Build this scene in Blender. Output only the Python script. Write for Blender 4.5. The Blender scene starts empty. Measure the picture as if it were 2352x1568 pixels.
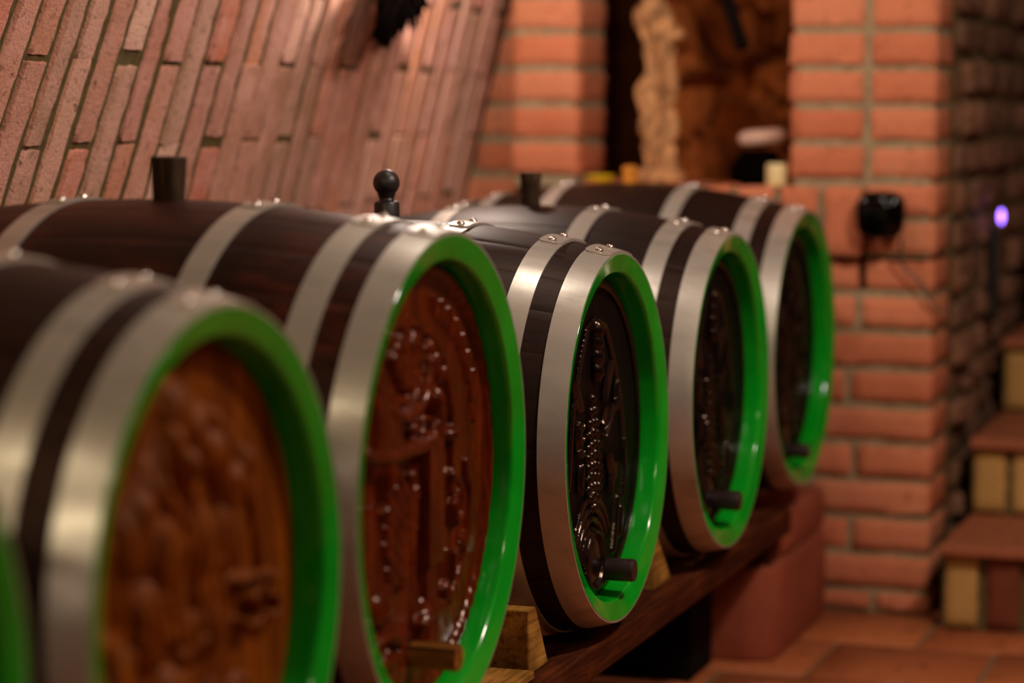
import bpy, math, random
import numpy as np
from mathutils import Vector, Matrix
rng = np.random.default_rng(7)
random.seed(7)
scene = bpy.context.scene
COL = scene.collection
PI = math.pi

# ------------------------------------------------------------------ camera geometry
F_PX, W, H = 5810.65, 2352, 1568
YAW, PIT, ROL = [math.radians(v) for v in (18.555, 5.4497, .159)]
def cam_axes():
    cy, sy = math.cos(YAW), math.sin(YAW)
    f = np.array([-sy*math.cos(PIT), cy*math.cos(PIT), -math.sin(PIT)])
    r = np.array([cy, sy, 0.]); u = np.cross(r, f)
    c, s = math.cos(ROL), math.sin(ROL)
    return c*r+s*u, -s*r+c*u, f
RX, UY, FW = cam_axes()
def at(px, py, axis, val):
    """point of the plane axis=val that the photograph's pixel looks at"""
    d = FW + RX*(px-W/2)/F_PX - UY*(py-H/2)/F_PX
    return d*val/d[axis]

# ------------------------------------------------------------------ helpers
def tag(o, label=None, cat=None, group=None, kind=None):
    if label: o['label'] = label
    if cat: o['category'] = cat
    if group: o['group'] = group
    if kind: o['kind'] = kind
    return o
def empty(name, loc=(0, 0, 0), rot=None):
    o = bpy.data.objects.new(name, None); COL.objects.link(o)
    o.empty_display_size = .05
    o.location = loc
    if rot is not None: o.rotation_euler = rot
    return o

class MB:
    """collects vertices and faces for ONE mesh object"""
    def __init__(s): s.v = []; s.f = []; s.m = []; s.n = 0
    def add(s, verts, faces, mat=0):
        verts = np.asarray(verts, float).reshape(-1, 3)
        s.v.append(verts)
        o = s.n
        for f in faces: s.f.append(tuple(int(i)+o for i in f)); s.m.append(mat)
        s.n += len(verts)
    def grid(s, P, mat=0, close_u=False, close_v=False, flip=False):
        P = np.asarray(P, float); nu, nv = P.shape[:2]
        idx = np.arange(nu*nv).reshape(nu, nv)
        a = idx if not close_u else np.vstack([idx, idx[:1]])
        if close_v: a = np.hstack([a, a[:, :1]])
        q = np.stack([a[:-1, :-1], a[1:, :-1], a[1:, 1:], a[:-1, 1:]], -1).reshape(-1, 4)
        if flip: q = q[:, ::-1]
        s.add(P.reshape(-1, 3), q, mat)
    def box(s, x0, x1, y0, y1, z0, z1, mat=0):
        v = [(x, y, z) for x in (x0, x1) for y in (y0, y1) for z in (z0, z1)]
        s.add(v, [(0, 1, 3, 2), (4, 6, 7, 5), (0, 4, 5, 1), (2, 3, 7, 6), (0, 2, 6, 4), (1, 5, 7, 3)], mat)
    def tube(s, pts, r, n=10, mat=0, cap=True):
        pts = np.asarray(pts, float); m = len(pts)
        rr = np.broadcast_to(np.asarray(r, float), (m,))
        t = np.gradient(pts, axis=0); t /= np.linalg.norm(t, axis=1)[:, None]+1e-12
        ref = np.array([0, 0, 1.]) if abs(t[0][2]) < .9 else np.array([1., 0, 0])
        rings = []
        for i in range(m):
            a = np.cross(t[i], ref); a /= np.linalg.norm(a); b = np.cross(t[i], a)
            ref = np.cross(a, t[i])
            th = np.linspace(0, 2*PI, n, endpoint=False)
            rings.append(pts[i]+rr[i]*(np.cos(th)[:, None]*a+np.sin(th)[:, None]*b))
        P = np.array(rings); o = s.n
        s.grid(P, mat, close_v=True)
        if cap:
            s.f.append(tuple(o+j for j in range(n))); s.m.append(mat)
            s.f.append(tuple(o+(m-1)*n+j for j in reversed(range(n)))); s.m.append(mat)
    def lathe(s, prof, n=32, origin=(0, 0, 0), axis='z', mat=0):
        """prof: list of (radius, height)"""
        th = np.linspace(0, 2*PI, n, endpoint=False)
        prof = np.array(prof, float)
        c, sn = np.cos(th), np.sin(th)
        r, h = prof[:, 0][:, None], prof[:, 1][:, None]*np.ones((1, n))
        if axis == 'z': P = np.stack([r*c, r*sn, h], -1)
        elif axis == 'x': P = np.stack([h, r*c, r*sn], -1)
        else: P = np.stack([r*sn, h, r*c], -1)
        s.grid(P+np.array(origin), mat, close_v=True)
    def ellipsoid(s, c, r, n=14, mat=0):
        th = np.linspace(0, 2*PI, n*2, endpoint=False); ph = np.linspace(0.02, PI-.02, n)
        P = np.stack([np.sin(ph)[:, None]*np.cos(th), np.sin(ph)[:, None]*np.sin(th), np.cos(ph)[:, None]*np.ones_like(th)], -1)
        s.grid(P*np.array(r)+np.array(c), mat, close_v=True)
    def build(s, name, mats, parent=None, smooth=True, angle=40, loc=None, recalc=True):
        me = bpy.data.meshes.new(name)
        v = np.concatenate(s.v) if s.v else np.zeros((0, 3))
        me.from_pydata(v.tolist(), [], s.f)
        mats = mats if isinstance(mats, (list, tuple)) else [mats]
        for m in mats: me.materials.append(m)
        me.polygons.foreach_set('material_index', s.m)
        if recalc:
            import bmesh
            bm = bmesh.new(); bm.from_mesh(me)
            bmesh.ops.recalc_face_normals(bm, faces=bm.faces); bm.to_mesh(me); bm.free()
        if smooth:
            me.polygons.foreach_set('use_smooth', [True]*len(me.polygons))
            me.set_sharp_from_angle(angle=math.radians(angle))
        me.update()
        o = bpy.data.objects.new(name, me); COL.objects.link(o)
        if parent: o.parent = parent
        if loc is not None: o.location = loc
        return o
def bevel(o, w, seg=3):
    m = o.modifiers.new('edge', 'BEVEL'); m.width = w; m.segments = seg; m.limit_method = 'ANGLE'; m.angle_limit = math.radians(35)
    return o

# ------------------------------------------------------------------ materials
def srgb(r, g, b):
    f = lambda c: ((c/255+.055)/1.055)**2.4 if c > 10 else c/255/12.92
    return (f(r), f(g), f(b), 1)
class Mat:
    def __init__(s, name):
        s.m = bpy.data.materials.new(name); s.m.use_nodes = True
        s.nt = s.m.node_tree; s.b = s.nt.nodes['Principled BSDF']
    def n(s, t, **kw):
        nd = s.nt.nodes.new(t)
        for k, v in kw.items():
            if k in nd.inputs.keys() if isinstance(k, str) else False: nd.inputs[k].default_value = v
            else: setattr(nd, k, v)
        return nd
    def l(s, a, b): s.nt.links.new(a, b)
    def set(s, **kw):
        for k, v in kw.items(): s.b.inputs[k.replace('_', ' ')].default_value = v
        return s
    def coord(s, scale=(1, 1, 1), kind='Object'):
        tc = s.n('ShaderNodeTexCoord'); mp = s.n('ShaderNodeMapping'); mp.inputs['Scale'].default_value = scale
        s.l(tc.outputs[kind], mp.inputs[0]); return mp.outputs[0]
    def noise(s, vec, scale, detail=4, rough=.55, dist=0):
        nd = s.n('ShaderNodeTexNoise'); nd.inputs['Scale'].default_value = scale; nd.inputs['Detail'].default_value = detail
        nd.inputs['Roughness'].default_value = rough; nd.inputs['Distortion'].default_value = dist
        s.l(vec, nd.inputs['Vector']); return nd.outputs['Fac']
    def ramp(s, fac, stops):
        nd = s.n('ShaderNodeValToRGB'); e = nd.color_ramp.elements
        while len(e) < len(stops): e.new(.5)
        for i, (p, c) in enumerate(stops):
            e[i].position = p; e[i].color = c if len(c) == 4 else (*c, 1)
        s.l(fac, nd.inputs[0]); return nd.outputs[0]
    def mix(s, fac, a, b, mode='MIX'):
        nd = s.n('ShaderNodeMix'); nd.data_type = 'RGBA'; nd.blend_type = mode
        for i, x in ((0, fac), (6, a), (7, b)):
            if hasattr(x, 'node'): s.l(x, nd.inputs[i])
            else: nd.inputs[i].default_value = x
        return nd.outputs[2]
    def bump(s, h, strength=.5, dist=.002, normal=None):
        nd = s.n('ShaderNodeBump'); nd.inputs['Strength'].default_value = strength; nd.inputs['Distance'].default_value = dist
        s.l(h, nd.inputs['Height'])
        if normal: s.l(normal, nd.inputs['Normal'])
        s.l(nd.outputs[0], s.b.inputs['Normal']); return nd.outputs[0]
    def color(s, c): s.l(c, s.b.inputs['Base Color'])

def brick_mat(name, cols, pit=.5, rough=.85, stain=None, stain_amt=.35, ns=1.0):
    M = Mat(name); M.set(Roughness=rough)
    M.b.inputs['Specular IOR Level'].default_value = .3
    g = M.n('ShaderNodeNewGeometry'); k = len(cols)
    base = M.ramp(g.outputs['Random Per Island'], [(i/(k-1), c) for i, c in enumerate(cols)])
    v = M.coord()
    n1 = M.noise(v, 14*ns, 5, .6); n2 = M.noise(v, 60*ns, 4, .65); n3 = M.noise(v, 150*ns, 3, .6)
    f1 = M.ramp(n1, [(.35, (0, 0, 0)), (.7, (1, 1, 1))])
    c1 = M.mix(f1, base, stain or srgb(190, 130, 110))
    nd = M.n('ShaderNodeMath', operation='MULTIPLY'); M.l(f1, nd.inputs[0]); nd.inputs[1].default_value = stain_amt
    c1 = M.mix(nd.outputs[0], base, stain or srgb(190, 130, 110))
    spots = M.ramp(n2, [(.28, (.30, .28, .26)), (.42, (1, 1, 1))])
    c2 = M.mix(1.0, c1, spots, 'MULTIPLY')
    M.color(c2)
    a = M.n('ShaderNodeMath', operation='MULTIPLY_ADD'); M.l(n2, a.inputs[0]); a.inputs[1].default_value = .8; M.l(n3, a.inputs[2])
    M.bump(a.outputs[0], pit, .004)
    return M.m
def plain(name, col, rough=.6, metallic=0, bumpscale=0, bumpstr=.3, var=.15, spec=.5, sc=(1, 1, 1), coat=0):
    M = Mat(name); M.set(Roughness=rough, Metallic=metallic)
    M.b.inputs['Specular IOR Level'].default_value = spec
    if coat: M.b.inputs['Coat Weight'].default_value = coat; M.b.inputs['Coat Roughness'].default_value = .12
    v = M.coord(sc)
    n1 = M.noise(v, bumpscale or 12, 5, .6)
    dark = tuple(c*(1-var) for c in col[:3]); lite = tuple(min(1, c*(1+var)) for c in col[:3])
    M.color(M.ramp(n1, [(.3, dark), (.7, lite)]))
    if bumpscale: M.bump(n1, bumpstr, .003)
    return M.m

MORTAR = plain('lime_mortar', srgb(92, 78, 48), .95, 0, 60, .6, .3, .2)
MORTAR_D = plain('grey_mortar', srgb(150, 135, 105), .95, 0, 60, .6, .25, .2)
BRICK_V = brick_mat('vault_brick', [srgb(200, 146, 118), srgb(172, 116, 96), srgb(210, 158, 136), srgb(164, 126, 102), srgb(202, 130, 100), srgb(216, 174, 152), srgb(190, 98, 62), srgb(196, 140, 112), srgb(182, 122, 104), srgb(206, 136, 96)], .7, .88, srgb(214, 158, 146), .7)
BRICK_K = brick_mat('low_bounce_brick', [srgb(92, 66, 54), srgb(78, 56, 46), srgb(104, 74, 60), srgb(70, 52, 44)], .5, .9, srgb(110, 84, 70), .4)  # for unseen walls and ceiling, darkened to cut bounce light and reflections
BRICK_P = brick_mat('pillar_brick', [srgb(192, 108, 72), srgb(202, 124, 88), srgb(186, 104, 70), srgb(204, 130, 94), srgb(192, 112, 78)], .3, .85, srgb(214, 130, 98), .35)
BRICK_D = brick_mat('rubble_brick', [srgb(120, 76, 52), srgb(140, 96, 70), srgb(96, 60, 42), srgb(150, 104, 80)], .7, .9, srgb(130, 105, 85), .5)
BRICK_S = brick_mat('riser_brick', [srgb(196, 152, 88), srgb(184, 140, 78), srgb(206, 162, 96)], .4, .9, srgb(190, 150, 95), .3)
BRICK_R = brick_mat('red_riser_brick', [srgb(124, 60, 38), srgb(136, 68, 42), srgb(112, 54, 34)], .4, .9, srgb(140, 80, 50), .3)
STONE_N = plain('niche_stone', srgb(136, 72, 30), .9, 0, 7, 1.0, .75, .1)
TILE = brick_mat('terracotta_tile', [srgb(168, 92, 52), srgb(178, 102, 60), srgb(158, 84, 48), srgb(172, 96, 58)], .15, .55, srgb(184, 108, 66), .4, .4)
GROUT = plain('tile_grout', srgb(120, 98, 72), .95, 0, 50, .4, .2, .2)

def wood_mat(name, dark, mid, lite, rough=.5, spec=.5, patch=.5, coat=0, axis=0):
    """stave wood: grain stretched along the object's x axis, random tone per stave"""
    M = Mat(name); M.set(Roughness=rough); M.b.inputs['Specular IOR Level'].default_value = spec
    if coat: M.b.inputs['Coat Weight'].default_value = coat; M.b.inputs['Coat Roughness'].default_value = .2
    sc = [28, 28, 28]; sc[axis] = 1.6
    v = M.coord(tuple(sc)); v2 = M.coord((3, 5, 5))
    n1 = M.noise(v, 3, 6, .6, .4); n2 = M.noise(v2, 2.2, 4, .6)
    g = M.n('ShaderNodeNewGeometry')
    c = M.ramp(n1, [(.3, dark), (.5, mid), (.72, lite)])
    f = M.ramp(n2, [(.38, (0, 0, 0)), (.62, (patch, patch, patch))])
    c = M.mix(f, c, dark)
    t = M.ramp(g.outputs['Random Per Island'], [(0, (.82, .82, .82)), (1, (1.12, 1.1, 1.08))])
    c = M.mix(1.0, c, t, 'MULTIPLY')
    M.b.inputs['Specular Tint'].default_value = (1, .66, .5, 1)
    M.color(c); M.bump(n1, .25, .0015)
    return M.m
WOOD_BROWN = wood_mat('oak_stave_dark_brown', srgb(18, 8, 6), srgb(32, 15, 10), srgb(48, 24, 15), .52, .25)
WOOD_RED = wood_mat('oak_stave_red_brown', srgb(18, 6, 5), srgb(50, 18, 9), srgb(86, 36, 16), .48, .25, .9)
WOOD_BLACK = wood_mat('oak_stave_near_black', srgb(16, 9, 9), srgb(24, 14, 13), srgb(34, 20, 16), .48, .26, .3)
PANEL_RED = wood_mat('varnished_red_brown_oak', srgb(44, 13, 3), srgb(82, 26, 5), srgb(112, 40, 8), .2, .2, .45, .06, 2)
PANEL_TAN = wood_mat('varnished_tan_oak', srgb(66, 25, 2), srgb(118, 57, 4), srgb(156, 86, 12), .5, .14, .4, 0, 2)
PANEL_BLACK = wood_mat('varnished_black_oak', srgb(9, 5, 6), srgb(14, 8, 9), srgb(20, 12, 13), .5, .1, .3, 0, 2)
CARVE_BLACK = wood_mat('varnished_black_carving', srgb(11, 7, 8), srgb(17, 10, 11), srgb(24, 15, 16), .2, .42, .3, .05, 2)
CORK = wood_mat('dark_bung_wood', srgb(26, 18, 14), srgb(48, 34, 24), srgb(86, 66, 46), .7, .3, .6, 0, 2)
BUNG_BLACK = plain('black_turned_wood', srgb(34, 26, 26), .42, 0, 30, .1, .2, .5)
BUNG_AMBER = plain('amber_cork', srgb(190, 120, 40), .8, 0, 40, .4, .3, .2)
PLUG_TAN = wood_mat('worn_plug_wood', srgb(40, 22, 8), srgb(120, 72, 22), srgb(206, 140, 50), .6, .2, .6, 0, 0)
PLUG_DARK = plain('black_plug_wood', srgb(40, 26, 26), .4, 0, 25, .2, .25, .5)
CHOCK = wood_mat('raw_chock_wood', srgb(84, 52, 18), srgb(170, 122, 54), srgb(204, 158, 84), .8, .15, .6, 0, 1)
RAIL_W = wood_mat('dark_rail_wood', srgb(44, 19, 10), srgb(74, 34, 17), srgb(112, 56, 27), .75, .1, .5, 0, 1)

def green_mat():
    M = Mat('green_enamel_paint'); M.set(Roughness=.11)
    M.b.inputs['Specular IOR Level'].default_value = .55
    v = M.coord((1, 1, 1)); n = M.noise(v, 9, 4, .55); n2 = M.noise(v, 120, 3, .6)
    M.color(M.ramp(n, [(.3, (.001, .27, .008)), (.7, (.003, .37, .016))]))
    M.bump(n2, .06, .002)
    return M.m
GREEN = green_mat()
def hoop_mat():
    M = Mat('galvanised_hoop_steel'); M.set(Metallic=.55)
    v = M.coord((60, 4, 4)); v2 = M.coord((3, 9, 9))
    n = M.noise(v, 6, 4, .6); n2 = M.noise(v2, 3, 5, .6)
    M.color(M.ramp(n2, [(.25, srgb(158, 152, 142)), (.5, srgb(184, 178, 168)), (.8, srgb(194, 188, 180))]))
    r = M.ramp(n2, [(.3, (.42, .42, .42)), (.7, (.30, .30, .30))]); M.l(r, M.b.inputs['Roughness'])
    M.bump(n, .08, .001)
    return M.m
HOOP = hoop_mat()
RIVET = plain('rivet_steel', srgb(215, 208, 200), .18, 1.0, 0, 0, .03)
BLACK_PL = plain('black_gloss_plastic', srgb(1, 1, 1), .07, 0, 0, 0, .1, .3)
GREY_CORD = plain('grey_brown_cord', srgb(96, 74, 58), .6)
PLINTH = plain('terracotta_stone', srgb(146, 74, 52), .9, 0, 7, .35, .22, .2)
STATUE_M = plain('pale_carved_wood', srgb(176, 128, 84), .75, 0, 34, 1.0, .6, .3)

# ------------------------------------------------------------------ brick patches
def brick(mb, fmap, u0, u1, v0, v1, h=0.0, depth=.014, e=.006, jit=.0015, nu=3, nv=3, mat=0, rough=.0012, ev=None, tl=.0014):
    ev = e if ev is None else ev
    """one brick as its own island: front grid plus an edge ring sunk into the mortar"""
    du, dv = u1-u0, v1-v0
    us = np.r_[u0, np.linspace(u0+e, u1-e, nu), u1]; vs = np.r_[v0, np.linspace(v0+ev, v1-ev, nv), v1]
    U, V = np.meshgrid(us, vs, indexing='ij')
    U = U+rng.normal(0, jit, U.shape); V = V+rng.normal(0, jit, V.shape)
    Hh = np.full(U.shape, h)+rng.normal(0, rough, U.shape)
    tu, tv = rng.normal(0, tl, 2)
    Hh += tu*(U-u0-du/2)/max(du, 1e-3)*2+tv*(V-v0-dv/2)/max(dv, 1e-3)*2
    Hh[0, :] = Hh[-1, :] = h-depth; Hh[:, 0] = Hh[:, -1] = h-depth
    mb.grid(fmap(U, V, Hh), mat)

# vault profile (cross-section in x,z, running up from the floor)
FLOOR = -1.15
def profile():
    pts = []; x = -2.128; z = FLOOR; s = 0.; ds = .01
    # slope angle from vertical as a function of height
    prof = []
    while True:
        prof.append((s, x, z))
        if z < .3: phi = np.interp(z, [-1.15, -.5, -.22, .22, .3], [.0, .16, .228, .25, .275])
        else: phi = phi+ds/1.85
        if phi >= PI/2: break
        x += math.sin(phi)*ds; z += math.cos(phi)*ds; s += ds
    return np.array(prof)
PR = profile()
_i0 = np.interp(0, PR[:, 2], PR[:, 1]); PR[:, 1] += -1.985-_i0
S_MAX = PR[-1, 0]; X_AP = PR[-1, 1]
def s_of_z(z): return float(np.interp(z, PR[:, 2], PR[:, 0]))
S0 = s_of_z(.064); SREF = s_of_z(0)
def vault_map(side=1):
    def f(U, V, Hh):      # U: along the room (y), V: arc length, H: out of the wall
        x = np.interp(V, PR[:, 0], PR[:, 1]); z = np.interp(V, PR[:, 0], PR[:, 2])
        d = .01
        x2 = np.interp(V+d, PR[:, 0], PR[:, 1], right=None); z2 = np.interp(V+d, PR[:, 0], PR[:, 2])
        tx, tz = x2-x, z2-z; L = np.hypot(tx, tz); L[L == 0] = 1; tx, tz = tx/L, tz/L
        nx, nz = tz, -tx
        tilt = np.clip(.26-.16*(U-3.5), 0, .28)
        y = U+tilt*(V-SREF)*np.clip(1-np.abs(V-SREF)/3, 0.2, 1)
        X = x+nx*Hh; Z = z+nz*Hh
        if side < 0: X = 2*X_AP-X; y = U
        return np.stack([X, y, Z], -1)
    return f
def vault_piece(name, s0, s1, y0, y1, side, hi=False, mat=BRICK_V):
    mb = MB(); fm = vault_map(side)
    if s1-s0 > .05:
        us = np.linspace(y0-.6, y1+.02, 60); vs = np.linspace(s0, s1, 40)
        U, V = np.meshgrid(us, vs, indexing='ij')
        P = fm(U, V, np.full(U.shape, -.0045)); P[..., 1] = np.clip(P[..., 1], y0-.6, y1+.02)
        mb.grid(P, 1)
    y = y0; k = 0; L = .294
    while y < y1-.02:
        w = .079+rng.normal(0, .003)
        ph = S0-(L/2 if k % 2 else 0)
        a = ph-math.ceil((ph-s0)/L)*L
        while a < s1:
            va, vb = max(a, s0), min(a+L, s1)
            if vb-va > .03:
                near = hi and y > 2.9 and vb > s_of_z(-.45)
                zsh = rng.normal(0, .004)
                y_end = min(y+w-.0175, y1-.002)
                if near: brick(mb, fm, y+rng.normal(0, .0015), y_end, va+.0025+zsh, vb-.0025+zsh, h=rng.normal(.0015, .0012), depth=.0085, nu=5, nv=16, jit=.0010, e=.0040, ev=.0022, rough=.0007, tl=.0008)
                else: brick(mb, fm, y, y_end, va+.004, vb-.004, h=rng.normal(.001, .0015), depth=.009, nu=2, nv=9, tl=.0008)
            a += L
        y += w; k += 1
    o = mb.build(name, [mat, MORTAR], recalc=False, angle=60)
    return tag(o, kind='structure')
Y_FRONT = -1.6; Y_BACK = 5.74
S_W = s_of_z(.62)
vault_piece('wall_left', 0, S_W, Y_FRONT, Y_BACK, 1, True)
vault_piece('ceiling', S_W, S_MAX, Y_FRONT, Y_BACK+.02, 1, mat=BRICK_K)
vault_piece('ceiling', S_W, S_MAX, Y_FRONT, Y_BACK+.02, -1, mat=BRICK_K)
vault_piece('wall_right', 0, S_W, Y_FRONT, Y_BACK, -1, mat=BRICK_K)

# ------------------------------------------------------------------ flat walls
def xz_map(y, sgn=-1):       # wall facing -y (towards the camera)
    return lambda U, V, Hh: np.stack([U, y+sgn*Hh, V], -1)
def yz_map(x, sgn=1):        # wall facing +x
    return lambda U, V, Hh: np.stack([x+sgn*Hh, U, V], -1)
CZ = .0836; Z0 = -.178      # course height, height of the joint above the sill
def joints(za, zb):
    k0 = math.floor((za-Z0)/CZ); z = Z0+k0*CZ; out = []
    while z < zb-1e-4:
        a, b = max(z, za), min(z+CZ, zb)
        if b-a > .02: out.append((a, b, round((z-Z0)/CZ)))
        z += CZ
    return out
def course_wall(mb, fmap, u0, u1, za, zb, lengths, phase=0, gap=.0125, **kw):
    for a, b, k in joints(za, zb):
        L = lengths[k % len(lengths)]
        u = u0-((phase+k*.37*L) % L) if len(lengths) == 1 else u0-((k % 2)*L*.5)
        first = True
        while u < u1:
            ua, ub = max(u, u0), min(u+L, u1)
            if ub-ua > .035:
                brick(mb, fmap, ua+gap/2 if ua > u0+1e-5 else ua, ub-gap/2 if ub < u1-1e-5 else ub, a+gap/2+rng.normal(0, .001), b-gap/2+rng.normal(0, .001), h=rng.normal(0, .0015), **kw)
            u += L
mb = MB()
YP = 5.6
hi = dict(nu=8, nv=4, e=.005, jit=.0012, depth=.011)
# backing slabs of mortar
def slab(x0, x1, y0, y1, z0, z1): mb.box(x0, x1, y0, y1, z0, z1, 1)
D = .0075
slab(-1.885+D, -1.723-D, YP+D, 5.84, -.30, 1.7)            # left pillar
slab(-2.3, -1.86, Y_BACK+D, 5.95, FLOOR, 1.7)              # recess at the vault
slab(-1.222+D, -.895-D, YP+D, 5.84, -.42, 1.7)             # right pillar
slab(-1.9, -.895-D, YP+D, 6.0, FLOOR, -.345)               # wall under the niche
slab(-1.885, -1.047, YP+D, 5.9, -.40, -.20)                # bed of the sill course
# left pillar, front and reveal
for a, b, k in joints(-.19, 1.68):
    brick(mb, xz_map(YP), -1.885, -1.723, a+.006, b-.006, h=rng.normal(0, .0015), **hi)
    brick(mb, yz_map(-1.723), YP+.002, 5.84, a+.006, b-.006, h=0, nu=6, nv=4)
# recess next to the vault
course_wall(mb, xz_map(Y_BACK), -2.3, -1.87, FLOOR, 1.68, [.27, .27], **hi)
for a, b, k in joints(FLOOR, 1.68): brick(mb, yz_map(-1.885, -1), YP, Y_BACK, a+.006, b-.006, h=0)
# right pillar: two stacked columns and its visible flank
for a, b, k in joints(Z0, 1.68):
    brick(mb, xz_map(YP), -1.222, -1.0555, a+.006, b-.006, h=rng.normal(0, .0015), **hi)
    brick(mb, xz_map(YP), -1.0415, -.895, a+.006, b-.006, h=rng.normal(0, .0015), **hi)
for a, b, k in joints(Z0, 1.68): brick(mb, yz_map(-1.222, -1), YP, 5.84, a+.006, b-.006, h=0)
for a, b, k in joints(FLOOR, 1.68): brick(mb, yz_map(-.895), YP, 5.83, a+.006, b-.006, h=rng.normal(0, .001), nu=6, nv=4)
# right column beside the sill course, then running courses down to the floor
for a, b, k in joints(Z0-2*CZ, Z0): brick(mb, xz_map(YP), -1.047, -.895, a+.006, b-.006, h=0, **hi)
bond = {-3: [-1.9, -1.6, -1.30, -1.012, -.895], -4: [-1.9, -1.7, -1.4, -1.115, -.895-.10, -.895], -5: [-1.9, -1.55, -1.25, -.895]}
cyc = [[-1.9, -1.6, -1.31, -1.02, -.895], [-1.9, -1.75, -1.45, -1.17, -.895], [-1.9, -1.6, -1.31, -1.085, -.895], [-1.9, -1.75, -1.46, -1.17, -.895]]
for a, b, k in joints(FLOOR, Z0-2*CZ):
    xs = {-3: [-1.9, -1.6, -1.31, -1.055, -.895], -4: [-1.9, -1.6, -1.31, -1.062, -.895], -5: [-1.9, -1.75, -1.46, -1.17, -.895], -6: [-1.9, -1.6, -1.31, -1.085, -.895],
          -7: [-1.9, -1.75, -1.46, -1.17, -.895], -8: [-1.9, -1.6, -1.31, -1.068, -.895], -9: [-1.9, -1.75, -1.46, -1.17, -.895], -10: [-1.9, -1.6, -1.31, -1.075, -.895]}.get(k, cyc[k % 4])
    for x0, x1 in zip(xs[:-1], xs[1:]):
        brick(mb, xz_map(YP), x0+.006, x1-(.006 if x1 < -.9 else 0), a+.007, b-.007, h=rng.normal(.0005, .001), **hi)
tag(mb.build('wall_back', [BRICK_P, MORTAR_D], recalc=False, angle=75), kind='structure')

# sill of bricks on end under the niche
mb = MB()
x = -1.047; n = 0
SILL_TOP = -.190; SILL_F = YP-.035
while x > -1.74:
    w = .094
    x0 = max(x-w, -1.76)
    mb2 = mb
    # a beveled brick standing on end
    y0, y1, z0, z1 = SILL_F+rng.normal(0, .0015), 5.86, -.343+rng.normal(0, .001), SILL_TOP+rng.normal(0, .001)
    brick(mb, xz_map(y0), x0+.005, x-.005, z0, z1, h=0, depth=.006, nu=4, nv=6)
    fm = lambda U, V, Hh: np.stack([U, V, z1+Hh], -1)
    brick(mb, fm, x0+.005, x-.005, y0+.004, y1, h=-.002, depth=.006, nu=3, nv=5)
    fm = lambda U, V, Hh: np.stack([U, V, z0-Hh], -1)
    brick(mb, fm, x0+.005, x-.005, y0+.004, YP+.02, h=-.002, depth=.006)
    if n == 0:
        brick(mb, yz_map(x-.005), y0+.004, YP+.02, z0, z1, h=0, depth=.005)
    x -= w+.006; n += 1
mb.box(-1.755, -1.056, SILL_F+.012, 5.86, -.338, SILL_TOP-.010, 1)
tag(mb.build('trim_1', [BRICK_P, MORTAR_D], recalc=False, angle=75), kind='structure')

# niche interior: rough stone
def rough_sheet(mb, fm, u0, u1, v0, v1, amp, n=46, cell=.16, mat=0, seed=1):
    r = np.random.default_rng(seed)
    us = np.linspace(u0, u1, n); vs = np.linspace(v0, v1, n)
    U, V = np.meshgrid(us, vs, indexing='ij')
    pts = r.uniform([u0-.1, v0-.1], [u1+.1, v1+.1], (int((u1-u0+.2)*(v1-v0+.2)/cell**2)+4, 2)); hh = r.uniform(0, 1, len(pts))
    d = np.hypot(U[..., None]-pts[:, 0], (V[..., None]-pts[:, 1])*1.5)
    s = np.sort(d, -1); i = d.argmin(-1)
    edge = np.clip((s[..., 1]-s[..., 0])/.035, 0, 1)
    Hh = amp*(edge*(.5+.5*hh[i])-.2)+r.normal(0, amp*.05, U.shape)
    mb.grid(fm(U, V, Hh), mat)
mb = MB()
rough_sheet(mb, xz_map(6.04), -1.62, -1.0, -.21, 1.2, .11, 70, cell=.15, seed=3)
rough_sheet(mb, xz_map(6.75), -2.45, -1.58, -.21, 1.2, .05, 30, seed=6)  # left recess shaped extra deep so the lamps leave it dark
rough_sheet(mb, yz_map(-2.42, 1), 5.84, 6.78, -.21, 1.2, .03, 20, seed=4)
rough_sheet(mb, yz_map(-1.62, -1), 6.0, 6.78, -.21, 1.2, .02, 20, seed=8)
rough_sheet(mb, yz_map(-1.06, -1), 5.84, 6.06, -.21, 1.2, .03, 20, seed=5)
mb.box(-2.45, -1.0, 5.84, 6.80, -.26, -.192)
mb.box(-2.45, -1.0, 5.84, 6.80, 1.18, 1.24)
tag(mb.build('wall_niche', STONE_N, recalc=False, angle=80), kind='structure')

# passage behind the right pillar, with rubble walls
mb = MB()
def rubble(mb, fm, u0, u1, v0, v1, ch, seed):
    r = np.random.default_rng(seed); z = v0
    while z < v1:
        h = ch*r.uniform(.8, 1.25); u = u0-r.uniform(0, .12)
        while u < u1:
            L = r.uniform(.12, .27); a, b = max(u, u0), min(u+L, u1)
            if b-a > .04: brick(mb, fm, a+.006, b-.008, z+.006, min(z+h-.008, v1), h=r.uniform(-.012, .016), depth=.025, nu=5, nv=4, jit=.005, e=.012, rough=.004)
            u += L
        z += h
rubble(mb, yz_map(-.880), 5.84, 8.2, FLOOR, 1.3, .082, 11)
mb.box(-1.0, -.893, 5.83, 8.3, FLOOR, 1.3, 1)
tag(mb.build('wall_passage_left', [BRICK_D, MORTAR], recalc=False, angle=75), kind='structure'); mb = MB()
rubble(mb, yz_map(.33, -1), 5.62, 8.2, FLOOR, 1.3, .085, 12)
mb.box(.342, .45, 5.62, 8.3, FLOOR, 1.3, 1)
tag(mb.build('wall_passage_right', [BRICK_D, MORTAR], recalc=False, angle=75), kind='structure'); mb = MB()
rubble(mb, xz_map(8.2), -.95, .4, -.2, 1.4, .085, 13)
mb.box(-1.0, .45, 8.215, 8.3, FLOOR, 1.4, 1)
tag(mb.build('wall_passage_end', [BRICK_D, MORTAR], recalc=False, angle=75), kind='structure'); mb = MB()
mb.box(-1.0, .45, 5.72, 8.3, 1.3, 1.38, 1)
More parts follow.
